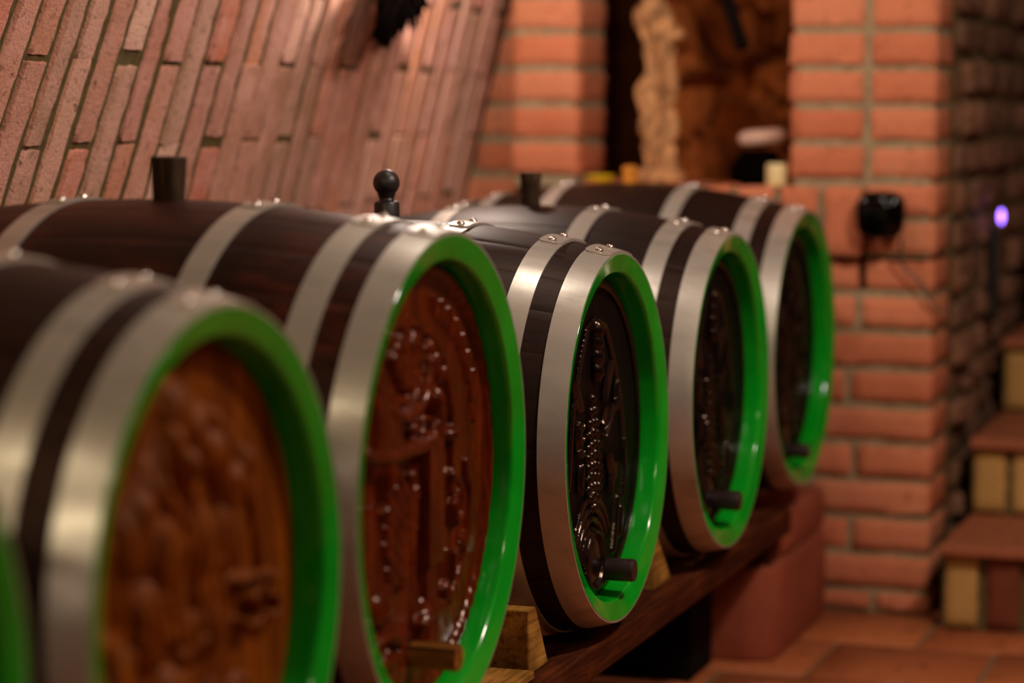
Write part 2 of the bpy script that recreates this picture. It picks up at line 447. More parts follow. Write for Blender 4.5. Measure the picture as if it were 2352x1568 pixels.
tag(mb.build('ceiling_passage', [BRICK_D, MORTAR], recalc=False, angle=75), kind='structure')
mb = MB()
course_wall(mb, xz_map(YP), .33, 2.2, FLOOR, 1.68, [.29, .29])
mb.box(.335, 2.3, YP+.01, 5.72, FLOOR, 1.7, 1)
course_wall(mb, xz_map(YP), -.895, .33, 1.02, 1.68, [.29, .29])
mb.box(-.9, .335, YP+.01, 5.72, 1.02, 1.7, 1)
tag(mb.build('wall_back_right', [BRICK_P, MORTAR_D], recalc=False, angle=75), kind='structure')
mb = MB()
course_wall(mb, xz_map(Y_FRONT, 1), -2.2, 2.05, FLOOR, 1.7, [.29, .29])
mb.box(-2.3, 2.2, Y_FRONT-.12, Y_FRONT-.01, FLOOR, 1.75, 1)
tag(mb.build('wall_front', [BRICK_K, MORTAR], recalc=False, angle=75), kind='structure')

# floor of terracotta tiles
mb = MB()
TW = .34; row = 0; y = 4.925-TW*20
while y < 5.75:
    off = -1.035 if row % 2 == 0 else -1.205
    x = off-TW*4
    while x < 2.05:
        if x+TW > -2.15:
            fm = lambda U, V, Hh: np.stack([U, V, FLOOR+Hh], -1)
            brick(mb, fm, x+.004, x+TW-.004, y+.004, min(y+TW-.004, 5.745), h=rng.normal(0, .0006), depth=.006, e=.004, jit=.0006, rough=.0005)
        x += TW
    y += TW; row += 1
mb.box(-2.3, 2.1, Y_FRONT-.1, 8.3, FLOOR-.08, FLOOR-.005, 1)
tag(mb.build('floor', [TILE, GROUT], recalc=False, angle=75), kind='structure')

# ------------------------------------------------------------------ stairs
st = empty('staircase', (-.27, 5.456, FLOOR))
tag(st, 'brick staircase with tiled treads and upright brick risers beside the pillar', 'stairs')
base = np.array([-.27, 5.456, FLOOR])
TREAD = brick_mat('tread_tile', [srgb(150, 84, 54), srgb(162, 94, 62), srgb(142, 78, 50)], .2, .6, srgb(170, 104, 72), .4)
yf = [5.456, 5.869, 6.379, 6.90, 7.42, 7.95]; zt = [-.958, -.777, -.589, -.39, -.2, 0.0]; zb = FLOOR
for i in range(5):
    mb = MB()
    x = -.843; k = 0; dark = [{1, 4, 7, 9}, {2, 5, 8}, {1, 4, 6, 10}, {2, 3, 7}, {1, 5, 8}][i]
    while x < .20:
        w = .083
        zz0, zz1 = zb, zt[i]-.026
        brick(mb, xz_map(yf[i]+.014), x+.003, x+w-.004, zz0+.004, zz1, h=rng.normal(0, .0015), depth=.014, nu=4, nv=8, jit=.0014, mat=2 if k in dark else 0)
        x += w+.008; k += 1
    mb.box(-.843, .285, yf[i]+.026, yf[i]+.09, zb, zt[i]-.026, 1)
    mb.box(-.843, .285, yf[i]+.05, yf[i+1]+.08, zb, zt[i]-.03, 1)
    o = mb.build('riser', [BRICK_S, MORTAR, BRICK_R], st, recalc=False, angle=75, loc=-base)
    mb = MB(); mb.box(-.846, .288, yf[i]-.012, yf[i+1]+.02, zt[i]-.026, zt[i])
    o = mb.build('tread', TREAD, st, loc=-base); bevel(o, .006, 2)
    zb = zt[i]

# ------------------------------------------------------------------ barrels
L_B = .775
def circ_grid(xs, rs, n=96, th0=0, th1=2*PI, closed=True):
    th = np.linspace(th0, th1, n, endpoint=not closed)
    xs = np.asarray(xs)[:, None]; rs = np.asarray(rs)[:, None]
    return np.stack([xs*np.ones_like(th), rs*np.cos(th), rs*np.sin(th)], -1)

def height_map(shape_fn, R, n):
    yy = np.linspace(-R, R, n); Y, Z = np.meshgrid(yy, yy, indexing='ij')
    Hh = shape_fn(Y, Z)
    return Y, Z, Hh
class Relief:
    """carved relief on a head: heights above the panel plane, y right, z up, metres"""
    def __init__(s, Y, Z): s.Y, s.Z = Y, Z; s.h = np.zeros_like(Y)
    def bead(s, y, z, r, k=.9, sy=1, sz=1, rot=0):
        dy, dz = s.Y-y, s.Z-z; c, sn = math.cos(rot), math.sin(rot)
        a, b = (c*dy+sn*dz)/sy, (-sn*dy+c*dz)/sz
        q = 1-(a*a+b*b)/r**2
        s.h = np.maximum(s.h, np.where(q > 0, k*r*np.sqrt(np.clip(q, 0, 1)), 0)); return s
    def dome(s, y, z, r, hgt, sy=1, sz=1, rot=0):
        dy, dz = s.Y-y, s.Z-z; c, sn = math.cos(rot), math.sin(rot)
        a, b = (c*dy+sn*dz)/sy, (-sn*dy+c*dz)/sz
        q = np.clip(1-(a*a+b*b)/r**2, 0, 1)
        s.h = np.maximum(s.h, hgt*q**.6); return s
    def line(s, pts, w, hgt):
        d2 = np.full(s.Y.shape, 9.)
        for (y0, z0), (y1, z1) in zip(pts[:-1], pts[1:]):
            vy, vz = y1-y0, z1-z0; L2 = vy*vy+vz*vz+1e-12
            t = np.clip(((s.Y-y0)*vy+(s.Z-z0)*vz)/L2, 0, 1)
            d2 = np.minimum(d2, (s.Y-y0-t*vy)**2+(s.Z-z0-t*vz)**2)
        q = np.clip(1-d2/w**2, 0, 1)
        s.h = np.maximum(s.h, hgt*np.sqrt(q)); return s
    def plate(s, y0, y1, z0, z1, hgt, e=.004, slope=0):
        d = np.minimum(np.minimum(s.Y-y0, y1-s.Y), np.minimum(s.Z-z0, z1-s.Z))
        s.h = np.maximum(s.h, np.where(d > 0, hgt*np.clip(d/e, 0, 1)+slope*(s.Y-y0), 0)); return s
    def leaf(s, y, z, L, w, rot, hgt):
        dy, dz = s.Y-y, s.Z-z; c, sn = math.cos(rot), math.sin(rot)
        a, b = (c*dy+sn*dz)/L, (-sn*dy+c*dz)
        ww = w*np.sqrt(np.clip(1-(2*a-1)**2, 0, 1))
        ok = (a > 0) & (a < 1) & (np.abs(b) < ww)
        rib = 1-.75*(np.abs(b)/(ww+1e-6))**1.5
        s.h = np.maximum(s.h, np.where(ok, hgt*rib, 0)); return s
def arc(c, ry, rz, a0, a1, n=24):
    t = np.linspace(a0, a1, n); return [(c[0]+ry*math.cos(q), c[1]+rz*math.sin(q)) for q in t]

def px_local(B, px, py):
    p = at(px, py, 0, B['c'][0]-.026); return (p[1]-B['c'][1], p[2]-B['c'][2])

def relief_tan(B, r):        # the blurred orange-brown head: figures, vine at the bottom, raised 35
    P = lambda *a: px_local(B, *a)
    r.line(arc((0, -.02), .16, .2, .15, PI-.15), .012, .008)
    for px, py, rad, h in [(430, 960, .03, .02), (405, 1020, .018, .026), (437, 1068, .02, .028), (470, 1000, .022, .018), (575, 1060, .018, .022), (560, 1110, .02, .02), (520, 1050, .025, .018),
                           (345, 1190, .022, .02), (380, 1130, .02, .022), (330, 1250, .034, .018), (400, 1280, .038, .02), (470, 1250, .04, .022), (540, 1230, .035, .02), 
                           (480, 1350, .03, .016), (420, 1390, .03, .014), (360, 1420, .03, .018), (500, 1430, .028, .018), (500, 1300, .02, .014)]:
        y, z = P(px, py); r.dome(y, z, rad, h, 1, 1.25, rng.uniform(-.5, .5))
    for a, b in [((400, 1020), (345, 1200)), ((437, 1068), (470, 1240)), ((520, 1050), (545, 1180)), ((575, 1060), (535, 1200)), ((385, 1130), (460, 1230)), ((420, 1300), (400, 1460)), ((520, 1290), (500, 1450))]:
        r.line([P(*a), P(*b)], .014, .016)
    for i in range(16):
        y, z = P(rng.uniform(250, 620), rng.uniform(1430, 1640)); r.leaf(y, z, .06, .02, rng.uniform(0, 6), .014)
    # raised figures 3 and 5
    th = .0048
    q = lambda L: [P(*p) for p in L]
    r.line(q([(556, 1336), (566, 1326), (592, 1318), (600, 1330), (592, 1352), (578, 1372)]), th, .02)
    r.line(q([(578, 1372), (594, 1386), (600, 1405), (592, 1428), (576, 1434), (562, 1426)]), th, .02)
    r.line(q([(644, 1317), (620, 1322)]), th, .018)
    r.line(q([(620, 1322), (616, 1364)]), th, .016)
    r.line(q([(616, 1364), (634, 1364), (646, 1384), (640, 1406), (622, 1416), (608, 1408)]), th, .018)
    return r.h+.0015*np.sin(r.Y*420+2*np.sin(r.Z*60))*(r.h > .002)

def relief_red(B, r):        # glossy red-brown head: arched border, grapes in a swag, wheat ear, pilaster, scrolls
    P = lambda *a: px_local(B, *a)
    q = lambda L: [P(*p) for p in L]
    R0 = B['R']-.036
    r.line(arc((0, 0), R0*.965, R0*.965, 0, 2*PI, 80), .010, .008)
    r.line(q([(868, 800), (890, 765), (930, 745), (965, 743), (1000, 762), (1020, 790), (1040, 850), (1052, 930), (1058, 1000)]), .008, .010)
    for px, py in [(905, 778), (940, 760), (975, 762), (1002, 803), (1016, 830), (1022, 860), (880, 858), (888, 872), (1035, 858)]:
        y, z = P(px, py); r.bead(y, z, .014, .9)
    for i, py in enumerate(np.arange(785, 900, 13)):
        n = [3, 4, 4, 5, 4, 4, 3, 2, 1][min(i, 8)]
        for j in range(n):
            y, z = P(948+i*.8, py); r.bead(y+(j-(n-1)/2)*.023+rng.normal(0, .002), z+rng.normal(0, .002), .0125, .95)
    r.line(q([(866, 880), (885, 915), (905, 948), (930, 962), (955, 955), (975, 932), (988, 905), (994, 870), (998, 830)]), .009, .016)
    r.line(q([(872, 850), (900, 900), (925, 925), (950, 920), (968, 890)]), .006, .010)
    y, z = P(880, 985); r.dome(y, z, .055, .02, .8, 1.2)
    y, z = P(905, 1010); r.dome(y, z, .06, .014)
    r.line(q([(838, 1045), (865, 1053), (890, 1052), (915, 1045), (940, 1037), (965, 1030), (985, 1018), (997, 1000), (1000, 975)]), .011, .022)
    for px, py in [(914, 1042), (958, 988), (980, 998), (873, 1050), (922, 1090), (925, 1098), (897, 1095), (957, 1095), (920, 1128), (898, 1180)]:
        y, z = P(px, py); r.bead(y, z, .011, 1.3)
    y, z = P(897, 1093); r.dome(y, z, .022, .022, .8, 1.4)
    # bird-like figure right of the swag
    y, z = P(1010, 923); r.dome(y, z, .02, .022, .8, 1.2); y, z = P(1015, 960); r.dome(y, z, .026, .02, .7, 1.7)
    y, z = P(1045, 995); r.dome(y, z, .014, .022, 1.8, .8)
    # wheat ear: rows of slanting grains narrowing downwards
    for i in range(13):
        py = 1115+i*18
        n = 5 if i < 8 else 3
        for j in range(n):
            y, z = P(945+j*0, py); k = (j-(n-1)/2)
            r.bead(y+k*.021+.004*(i % 2)-.002*i, z-abs(k)*.006, .0115, .75, 1.5, .6, .5 if k > 0 else -.5)
    # pilaster
    y0, z1 = P(985, 1010); y1, z0 = P(1022, 1290); r.plate(y0, y1, z0, z1, .016, .003)
    y0, z1 = P(990, 1290); y1, z0 = P(1018, 1380); r.plate(y0, y1, z0, z1, .010, .006)
    y0, z1 = P(1050, 920); y1, z0 = P(1072, 1130); r.plate(y0, y1, z0, z1, .009, .004)
    # scrolls
    r.line(q([(1050, 1090), (1062, 1100), (1072, 1140), (1070, 1180), (1060, 1200), (1055, 1160), (1060, 1130)]), .008, .015)
    r.line(q([(1085, 1060), (1095, 1130), (1090, 1220), (1075, 1300), (1050, 1380)]), .008, .011)
    r.line(q([(1050, 1270), (1045, 1330)]), .007, .018)
    y, z = P(1040, 1360); r.dome(y, z, .016, .016)
    r.line(q([(980, 1435), (990, 1415), (1010, 1405), (1025, 1390)]), .01, .018)
    y, z = P(1005, 1440); r.dome(y, z, .045, .018, 1, 1.1)
    r.line(q([(875, 1490), (890, 1470), (910, 1462), (930, 1475), (935, 1500), (915, 1520), (890, 1530)]), .009, .014)
    y, z = P(900, 1400); r.dome(y, z, .03, .014, 1.3, .8)
    y, z = P(905, 1515); r.bead(y, z, .016, .9)
    for a in np.linspace(.25, 1.25, 8):                                       # leaves on the spandrel right of the arch
        r.leaf(.75*R0*math.cos(a), .75*R0*math.sin(a), .045, .013, a+1.0, .006)
    for k in range(26):
        py = 1070+k*13
        y, z = P(1098-max(0, (k-8))*3.2, py); r.bead(y, z, .006, .9)
    return r.h+.0007*np.sin(r.Y*330+3*np.sin(r.Z*38))*np.sin(r.Z*75+2*np.sin(r.Y*50))

def relief_black(B, r, detail=True):    # black heads: arch, grape cluster in rows, leaves, volutes and a round medallion
    s = B['R']/.29
    R0 = B['R']-.036
    r.line(arc((0, 0), R0*.95, R0*.95, 0, 2*PI, 80), .008, .005)
    r.line([(-.155*s, -.06), (-.13*s, .05), (-.09*s, .12), (-.05*s, .17), (0, .185), (.05*s, .17), (.09*s, .12), (.13*s, .05), (.155*s, -.06)], .008, .006)
    for z in (.168, .15, .128, .105):
        r.dome(-.012, z, .014, .018, .8, 1.4); r.dome(.010, z-.006, .010, .012)
    for i in range(11):
        z = .062-.0168*i; n = [1, 2, 3, 3, 4, 4, 4, 4, 4, 3, 2][i]
        for j in range(n):
            k = j-(n-1)/2
            r.bead(-.032+k*.0178*s+rng.normal(0, .001), z-abs(k)*.004+rng.normal(0, .001), .0092*s, 1.25)
    for y, z, L, rot in [(.03, .05, .08, .9), (.02, .015, .07, .35), (.05, -.03, .06, -.9), (.055, -.10, .06, .9), (-.09, .05, .07, 2.2), (-.10, -.02, .06, 1.7), (-.10, -.08, .05, 1.4), (.0, .085, .05, 1.2), (.1, .03, .05, 1.4)]:
        r.leaf(y, z, L, .016, rot, .010)
    r.line([(.02, -.002), (.06, .03), (.11, .055)], .004, .014)
    r.line([(.13, -.02), (.128, -.07), (.118, -.11)], .005, .012)
    r.line([(.085, -.11), (.075, -.15), (.06, -.19)], .008, .014); r.line([(.11, -.13), (.10, -.17)], .008, .012)
    for k in range(4):
        r.line(arc((-.045, -.20), .052+.017*k, .058+.017*k, .5, PI-.25), .0058, .008)
    r.dome(-.04, -.19, .047, .012, 1, 1); r.line(arc((-.04, -.19), .045, .045, 0, 2*PI, 30), .005, .013)
    for a in range(7):
        r.bead(-.04+.022*math.cos(a*.9), -.19+.022*math.sin(a*.9), .006, 1.2)
    for z in (.03, .01, -.012): r.line(arc((-.098, z), .014, .008, 2.2, 6.2, 10), .003, .010)
    return r.h

def make_barrel(B):
    R, Rm, c, yaw, tilt = B['R'], B['Rm'], np.array(B['c']), B['yaw'], B['tilt']
    M = Matrix.Rotation(yaw, 3, 'Z') @ Matrix.Rotation(-tilt, 3, 'Y')
    base_l = np.array([-L_B/2, 0, -Rm])                       # base of the barrel in head coordinates
    loc = Vector(c)+M @ Vector(base_l)
    root = empty('wine_barrel', loc, M.to_euler())
    tag(root, B['label'], 'barrel', 'wine barrels in a row on the rails')
    off = tuple(-base_l)                                     # parts are modelled in head coordinates
    rh = R-.002
    def rad(x):
        u = (x+L_B/2)/(L_B/2); return Rm-.001-(Rm-.001-rh)*np.abs(u)**2
    # staves, each its own island with a fine open seam
    mb = MB(); NS = 26; xs = np.linspace(-L_B+.002, -.0075, 33)
    ph0 = rng.uniform(0, .2)
    for k in range(NS):
        a0, a1 = ph0+2*PI*k/NS, ph0+2*PI*(k+1)/NS
        th = np.array([a0+.0004, a0+.004, *np.linspace(a0+.05, a1-.05, 4), a1-.004, a1-.0004])
        dr = np.array([-.0003, 0, 0, 0, 0, 0, 0, -.0003])
        rr = rad(xs)[:, None]+dr+rng.normal(0, .00015)
        P = np.stack([xs[:, None]*np.ones_like(th), rr*np.cos(th), rr*np.sin(th)], -1)
        mb.grid(P, flip=True)
    P = circ_grid(xs, rad(xs)-.0012, 60); mb.grid(P, close_v=True, flip=True)
    mb.build('staves', B['wood'], root, loc=off, recalc=False, angle=60)
    # painted chime at the front: outer lip, chamfer, inner wall, small fillet to the head
    for end in (0, 1):
        mb = MB()
        t, d, dep = .031*R/.29, .009, .046
        prof = [(-.012, rh), (-.001, rh-.0002), (0, rh-.0012), (-.0015, rh-.004), (-d+.003, rh-t+.0045), (-d+.001, rh-t+.0018), (-d-.0015, rh-t+.0002), (-d-.006, rh-t-.0006),
                (-dep+.008, rh-t-.002), (-dep+.002, rh-t-.003), (-dep, rh-t-.008), (-dep-.001, rh-t-.012)]
        xs_, rs_ = [p[0] for p in prof], [p[1] for p in prof]
        if end: xs_ = [-L_B-x for x in xs_]
        th = np.linspace(0, 2*PI, 144, endpoint=False)
        # joints between the stave ends show as faint nicks in the paint
        nick = np.zeros(144); nick[(np.arange(144) % 6) == 0] = -.0006
        rr = np.array(rs_)[:, None]+0*th; rr[6:10] -= nick*1.0
        wob = rng.normal(0, .0003, 144); rr[2:6] += wob
        xg = np.array(xs_)[:, None]*np.ones_like(th)
        P = np.stack([xg, rr*np.cos(th), rr*np.sin(th)], -1)
        mb.grid(P, close_v=True)
        o = mb.build('painted_rim', GREEN, root, loc=off, angle=50)
        if not end: o['label'] = 'bright green painted rim'
    # heads
    rp = rh-.031*R/.29-.002; xp = -.042
    mb = MB(); mb.lathe([(.0005, xp), (rp*.5, xp), (rp, xp-.0005)], 72, axis='x')
    hp = mb.build('head_panel', B['panel'], root, loc=off)
    mb = MB(); mb.lathe([(.0005, -L_B+.042), (rp, -L_B+.042)], 60, axis='x')
    mb.build('head_panel', B['wood'], root, loc=off)
    if B.get('relief'):
        n = B.get('n', 230); q = np.linspace(-rp*.985, rp*.985, n); Y, Z = np.meshgrid(q, q, indexing='ij')
        r = Relief(Y, Z); hgt = B['relief'](B, r)
        hgt = hgt+rng.normal(0, .00012, hgt.shape)
        inside = np.hypot(Y, Z) < rp*.985
        hgt = np.minimum(hgt, .028)
        if B['panel'] is PANEL_BLACK: inside &= hgt > .0005
        X = xp+.0012+hgt
        V = np.stack([X, Y, Z], -1).reshape(-1, 3)
        idx = np.arange(n*n).reshape(n, n)
        ok = inside[:-1, :-1] & inside[1:, :-1] & inside[1:, 1:] & inside[:-1, 1:]
        qd = np.stack([idx[:-1, :-1], idx[1:, :-1], idx[1:, 1:], idx[:-1, 1:]], -1)[ok]
        used = np.unique(qd); remap = np.full(n*n, -1); remap[used] = np.arange(len(used))
        mb = MB(); mb.add(V[used], remap[qd])
        cv = mb.build('carving', CARVE_BLACK if B['panel'] is PANEL_BLACK else B['panel'], hp, recalc=False, angle=180)
    # hoops: three at each end, with a lapped end and two rivets on top
    hs = [(0.0005, .041, .0), (.077, .114, .01), (.232, .267, -.02)]
    for e in (0, 1):
        for (a, b, sh) in hs:
            xa, xb = (-a, -b) if not e else (-L_B+a, -L_B+b)
            xs2 = np.linspace(xa, xb, 5)
            ro = rad(xs2)+.0022; ri = rad(xs2)-.002
            xs3 = np.r_[xs2, xs2[::-1]]; rs3 = np.r_[ro, ri[::-1]]
            # slightly rounded edges
            mb = MB(); P = circ_grid(np.r_[xs3, xs3[:1]], np.r_[rs3, rs3[:1]], 144)
            mb.grid(P, close_v=True)
            hoop = mb.build('hoop', HOOP, root, loc=off, angle=50)
            if e and not B.get('near'): pass
            # lap plate with rounded near end
            Rl = float(rad((xa+xb)/2)); cen = PI/2+sh+.0
            tc = cen+.035; t_end = tc+.044/Rl; m = 26
            th = np.r_[np.linspace(tc-.30, t_end-.02/Rl, 8)[:-1], np.linspace(t_end-.02/Rl, t_end, m-7)]
            wv = np.linspace(-1, 1, 7)
            rowsP = []
            far = np.abs(th-t_end)*Rl          # the end nearest the camera is at the larger angle side
            for i, t_ in enumerate(th):
                dist = min(far[i], 9)
                wf = .98*(.62+.38*math.sqrt(max(.0, 1-max(0, 1-dist/.010)**2))) if dist < .010 else .98
                wf = max(wf, .05)
                xx = (xa+xb)/2+(xb-xa)/2*wv*wf
                rr = rad(xx)+.0022+.0022
                rowsP.append(np.stack([xx, rr*math.cos(t_), rr*math.sin(t_)], -1))
            P = np.array(rowsP); mb = MB(); mb.grid(P)
            Pl = P.copy(); Pl[..., 1:] *= ((Rl-.0005)/ (Rl+.0044))
            ring = np.concatenate([P[:, 0], P[-1, 1:], P[::-1, -1][1:], P[0, ::-1][1:]]); ringl = np.concatenate([Pl[:, 0], Pl[-1, 1:], Pl[::-1, -1][1:], Pl[0, ::-1][1:]])
            mb.grid(np.stack([ring, ringl]), close_v=True)
            lap = mb.build('lap', HOOP, hoop, angle=40)
            for sgn in (-1, 1):
                t_ = tc+sgn*.029/Rl
                rr = Rl+.0040
                mb = MB(); mb.lathe([(.0068, 0), (.0064, .0022), (.0046, .0042), (.0022, .0050), (.0003, .0052)], 14, axis='z')
                rv = mb.build('rivet', RIVET, hoop)
                rv.location = ((xa+xb)/2, rr*math.cos(t_), rr*math.sin(t_)); rv.rotation_euler = (t_-PI/2, 0, 0)
    # bung in the middle of the top
    top = (-L_B/2+B.get('bdx', 0), 0, Rm-.002); kind = B['bung']
    mb = MB()
    if kind == 'ball':
        mb.lathe([(.0205, -.006), (.0205, .027), (.0190, .030), (.0130, .033), (.0120, .036), (.0135, .039)]+[(.0215*math.sin(a), .0605-.0215*math.cos(a)) for a in np.linspace(.78, PI-.02, 16)], 32)
        m_ = BUNG_BLACK
    elif kind == 'cork':
        mb.lathe([(.0205, -.006), (.0212, .01), (.0235, .051), (.0240, .0545), (.0225, .0565), (.012, .057), (.0004, .057)], 28); m_ = CORK
    elif kind == 'flare':
        mb.lathe([(.019, -.006), (.018, .012), (.0165, .026), (.0185, .036), (.0205, .058), (.0195, .062), (.010, .0625), (.0004, .0625)], 28); m_ = CORK
    else:
        mb.lathe([(.0165, -.006), (.0175, .030), (.016, .036), (.006, .038), (.0004, .038)], 24); m_ = BUNG_AMBER
    bu = mb.build('bung', m_, root, loc=(off[0]+top[0], off[1], off[2]+top[2]), angle=35)
    if B.get('bunglabel'): bu['label'] = B['bunglabel']
    # tap plug low on the head
    if B.get('plug') is not None:
        py_, pz_ = B['plug']; pr = B['plug_r']; pl = B.get('plug_l', .058)
        mb = MB(); nn = 8 if B.get('plug_oct') else 24
        mb.lathe([(pr*.94, xp-.004), (pr*.97, xp+pl*.5), (pr, xp+pl-.004), (pr*.93, xp+pl), (pr*.3, xp+pl+.0005), (.0003, xp+pl+.0005)], nn, origin=(0, py_, pz_), axis='x')
        mb.build('tap_plug', B['plug_m'], root, loc=off, angle=30)
    return root

BARRELS = [
 dict(c=(-1.058, 1.582, -.490), R=.2873, Rm=.335, yaw=0, tilt=0, wood=WOOD_BROWN, panel=PANEL_TAN, bung='cork',
      label='wine barrel at the near end of the row, only a green sliver of rim showing'),
 dict(c=(-1.061, 2.276, -.494), R=.2925, Rm=.342, yaw=0, tilt=math.radians(.79), wood=WOOD_BROWN, panel=PANEL_TAN, bung='cork', relief=relief_tan, n=200,
      label='large out-of-focus wine barrel whose orange-brown carved head bears a raised 35'),
 dict(c=(-1.080, 2.970, -.481), R=.3156, Rm=.350, yaw=math.radians(.42), tilt=math.radians(-.37), wood=WOOD_RED, panel=PANEL_RED, bung='cork', relief=relief_red, n=300,
      plug=(-.020, -.218), plug_r=.0185, plug_m=PLUG_TAN, plug_oct=True, plug_l=.064,
      label='reddish wine barrel with glossy mahogany carved head and tapered cork bung on top'),
 dict(c=(-1.091, 3.788, -.526), R=.2900, Rm=.341, yaw=0, tilt=math.radians(.91), wood=WOOD_BLACK, panel=PANEL_BLACK, bung='ball', relief=relief_black, n=330,
      plug=(.018, -.214), plug_r=.0185, plug_m=PLUG_DARK, label='sharply focused black wine barrel with grape carving and a ball-topped bung', bunglabel='turned black bung with a ball knob'),
 dict(c=(-1.075, 4.467, -.526), R=.2846, Rm=.335, yaw=math.radians(-.5), tilt=math.radians(.35), wood=WOOD_BLACK, panel=PANEL_BLACK, bung='flare', relief=relief_black, n=220,
      plug=(-.003, -.201), plug_r=.0185, plug_m=PLUG_DARK, label='black wine barrel with a flared dark bung, between the ball-bung barrel and the last one'),
 dict(c=(-1.095, 5.201, -.516), R=.2865, Rm=.342, yaw=math.radians(-.77), tilt=0, wood=WOOD_BLACK, panel=PANEL_BLACK, bung='amber', relief=relief_black, n=180,
      plug=(-.031, -.213), plug_r=.016, plug_m=PLUG_DARK, label='last black wine barrel of the row, standing against the brick wall under the niche', bunglabel='light amber bung'),
]
for B in BARRELS: make_barrel(B)

# ------------------------------------------------------------------ rails, chocks, supports
RT = -.844
def plank(name, x0, x1, y0, y1, z0, z1, m, bev=.004, parent=None):
    mb = MB(); cx, cy = (x0+x1)/2, (y0+y1)/2
    n = 24; ys = np.linspace(y0-cy, y1-cy, n)
    pts = np.array([(x0-cx, 0), (x1-cx, 0), (x1-cx, z1-z0), (x0-cx, z1-z0)])
    P = np.stack([np.stack([np.full(4, 0)+pts[:, 0], np.full(4, yy), pts[:, 1]], -1) for yy in ys])
    mb.grid(P, close_v=True); mb.f.append((0, 1, 2, 3)); mb.m.append(0); e = (n-1)*4; mb.f.append((e+3, e+2, e+1, e)); mb.m.append(0)
    o = mb.build(name, m, parent, loc=(cx, cy, z0), angle=30); bevel(o, bev, 2); return o
tag(plank('wooden_rail', -1.185, -1.105, .9, 5.125, RT-.050, RT, RAIL_W), 'dark timber rail running beneath the front ends of the barrels', 'rail')
tag(plank('wooden_rail', -1.85, -1.78, .9, 5.125, -.894, -.856, RAIL_W), 'dark timber rail hidden beneath the back ends of the barrels', 'rail')
def chock(x0, x1, y0, yb, yt, z0, zt, label):
    mb = MB(); cx, cy = (x0+x1)/2, (y0+yb)/2
    sec = np.array([(y0, z0), (yb, z0), (yt, zt), (y0+.002, zt)])-np.array([cy, z0])
    P = np.stack([np.stack([np.full(4, xx-cx), sec[:, 0], sec[:, 1]], -1) for xx in (x0, x1)])
    mb.grid(P, close_v=True); mb.f.append((0, 1, 2, 3)); mb.m.append(0); mb.f.append((7, 6, 5, 4)); mb.m.append(0)
    o = mb.build('wooden_chock', CHOCK, loc=(cx, cy, z0), angle=20); bevel(o, .003, 2)
    return tag(o, label, 'chock', 'chocks wedging the barrels')
chock(-1.245, -1.14, 3.478, 3.575, 3.512, RT, -.746, 'pale rough wooden chock on the rail, against the ball-bung barrel')
chock(-1.235, -1.14, 4.165, 4.29, 4.20, RT, -.756, 'orange-lit wooden chock on the rail below the flared-bung barrel')
for B, lab in zip(BARRELS, ('thin wooden shim under the nearest barrel of the row', 'thin wooden shim under the barrel numbered 35', 'thin wooden shim between the rail and the reddish barrel',
                            None, 'thin wooden shim under the flared-bung barrel', None)):
    if not lab: continue
    xs_ = -1.15; u_ = (xs_-B['c'][0]+L_B/2)/(L_B/2); rr_ = B['Rm']-.001-(B['Rm']-.001-B['R']+.002)*u_**2
    zb_ = B['c'][2]-rr_-.001
    if zb_-RT > .004:
        yc = B['c'][1]; tag(plank('wooden_shim', -1.18, -1.135, yc-.05, yc+.05, RT, zb_-.009, CHOCK, .0015), lab, 'shim')
pl = plank('wooden_batten', -1.195, -1.125, 3.30, 3.46, RT, RT+.014, CHOCK, .003)
tag(pl, 'short flat wooden batten lying on the rail beside the pale chock', 'batten')

def rounded_block(name, x0, x1, y0, y1, z0, z1, r, m, parent, org):
    mb = MB(); n = 8; ring = []
    for cx, cy, a in ((x1-r, y1-r, 0), (x0+r, y1-r, PI/2), (x0+r, y0+r, PI), (x1-r, y0+r, 1.5*PI)):
        for t in np.linspace(a, a+PI/2, n): ring.append((cx+r*math.cos(t), cy+r*math.sin(t)))
    ring = np.array(ring); b = .016
    c = ring.mean(0)
    lv = [(z0, b), (z0+b*.3, b*.3), (z0+b, 0), ((z0+z1)/2, -.002), (z1-b, 0), (z1-b*.3, b*.3), (z1, b)]
    P = []
    for z, ins in lv:
        d = ring-c; L = np.linalg.norm(d, axis=1)[:, None]
        q = ring-d/L*ins
        P.append(np.column_stack([q, np.full(len(q), z)])-np.array(org))
    mb.grid(np.array(P), close_v=True); k = len(ring); o = 0
    mb.f.append(tuple(range(k))); mb.m.append(0); e = (len(lv)-1)*k; mb.f.append(tuple(e+i for i in reversed(range(k)))); mb.m.append(0)
    return mb.build(name, m, parent, angle=35)
o = rounded_block('stone_block', -1.93, -1.112, 5.00, 5.575, FLOOR, -.952, .07, PLINTH, None, (-1.5, 5.3, FLOOR)); o.location = (-1.5, 5.3, FLOOR)
tag(o, 'large rounded reddish stone block on the floor carrying the end of the rail', 'stone block')
o = rounded_block('stone_block', -1.93, -1.118, 5.14, 5.57, -.951, -.861, .05, PLINTH, None, (-1.5, 5.3, -.951)); o.location = (-1.5, 5.3, -.951)
tag(o, 'smaller reddish stone block lying on the large one, under the last barrel', 'stone block')
tag(plank('timber_support', -1.80, -1.235, 4.80, 4.975, FLOOR, -.897, plain('black_timber', srgb(14, 8, 7), .85, 0, 20, .3, .3, .1)), 'black timber block on the floor under the rails, in front of the stone blocks', 'support')  # guessed support, a near-black block filling the dark space under the rails
tag(plank('rail_packer', -1.9, -1.13, 5.035, 5.115, -.952, -.895, RAIL_W), 'timber packer between the plinth and the rail ends', 'packer')
mb = MB()
fmz = []
for i, (za, zb_) in enumerate([(0, .083), (.087, .170), (.174, .255)]):
    mb.box(-.45, .45, -.14, .14, za, zb_)
mb.box(-.44, .44, -.13, .13, 0, .253, 1)
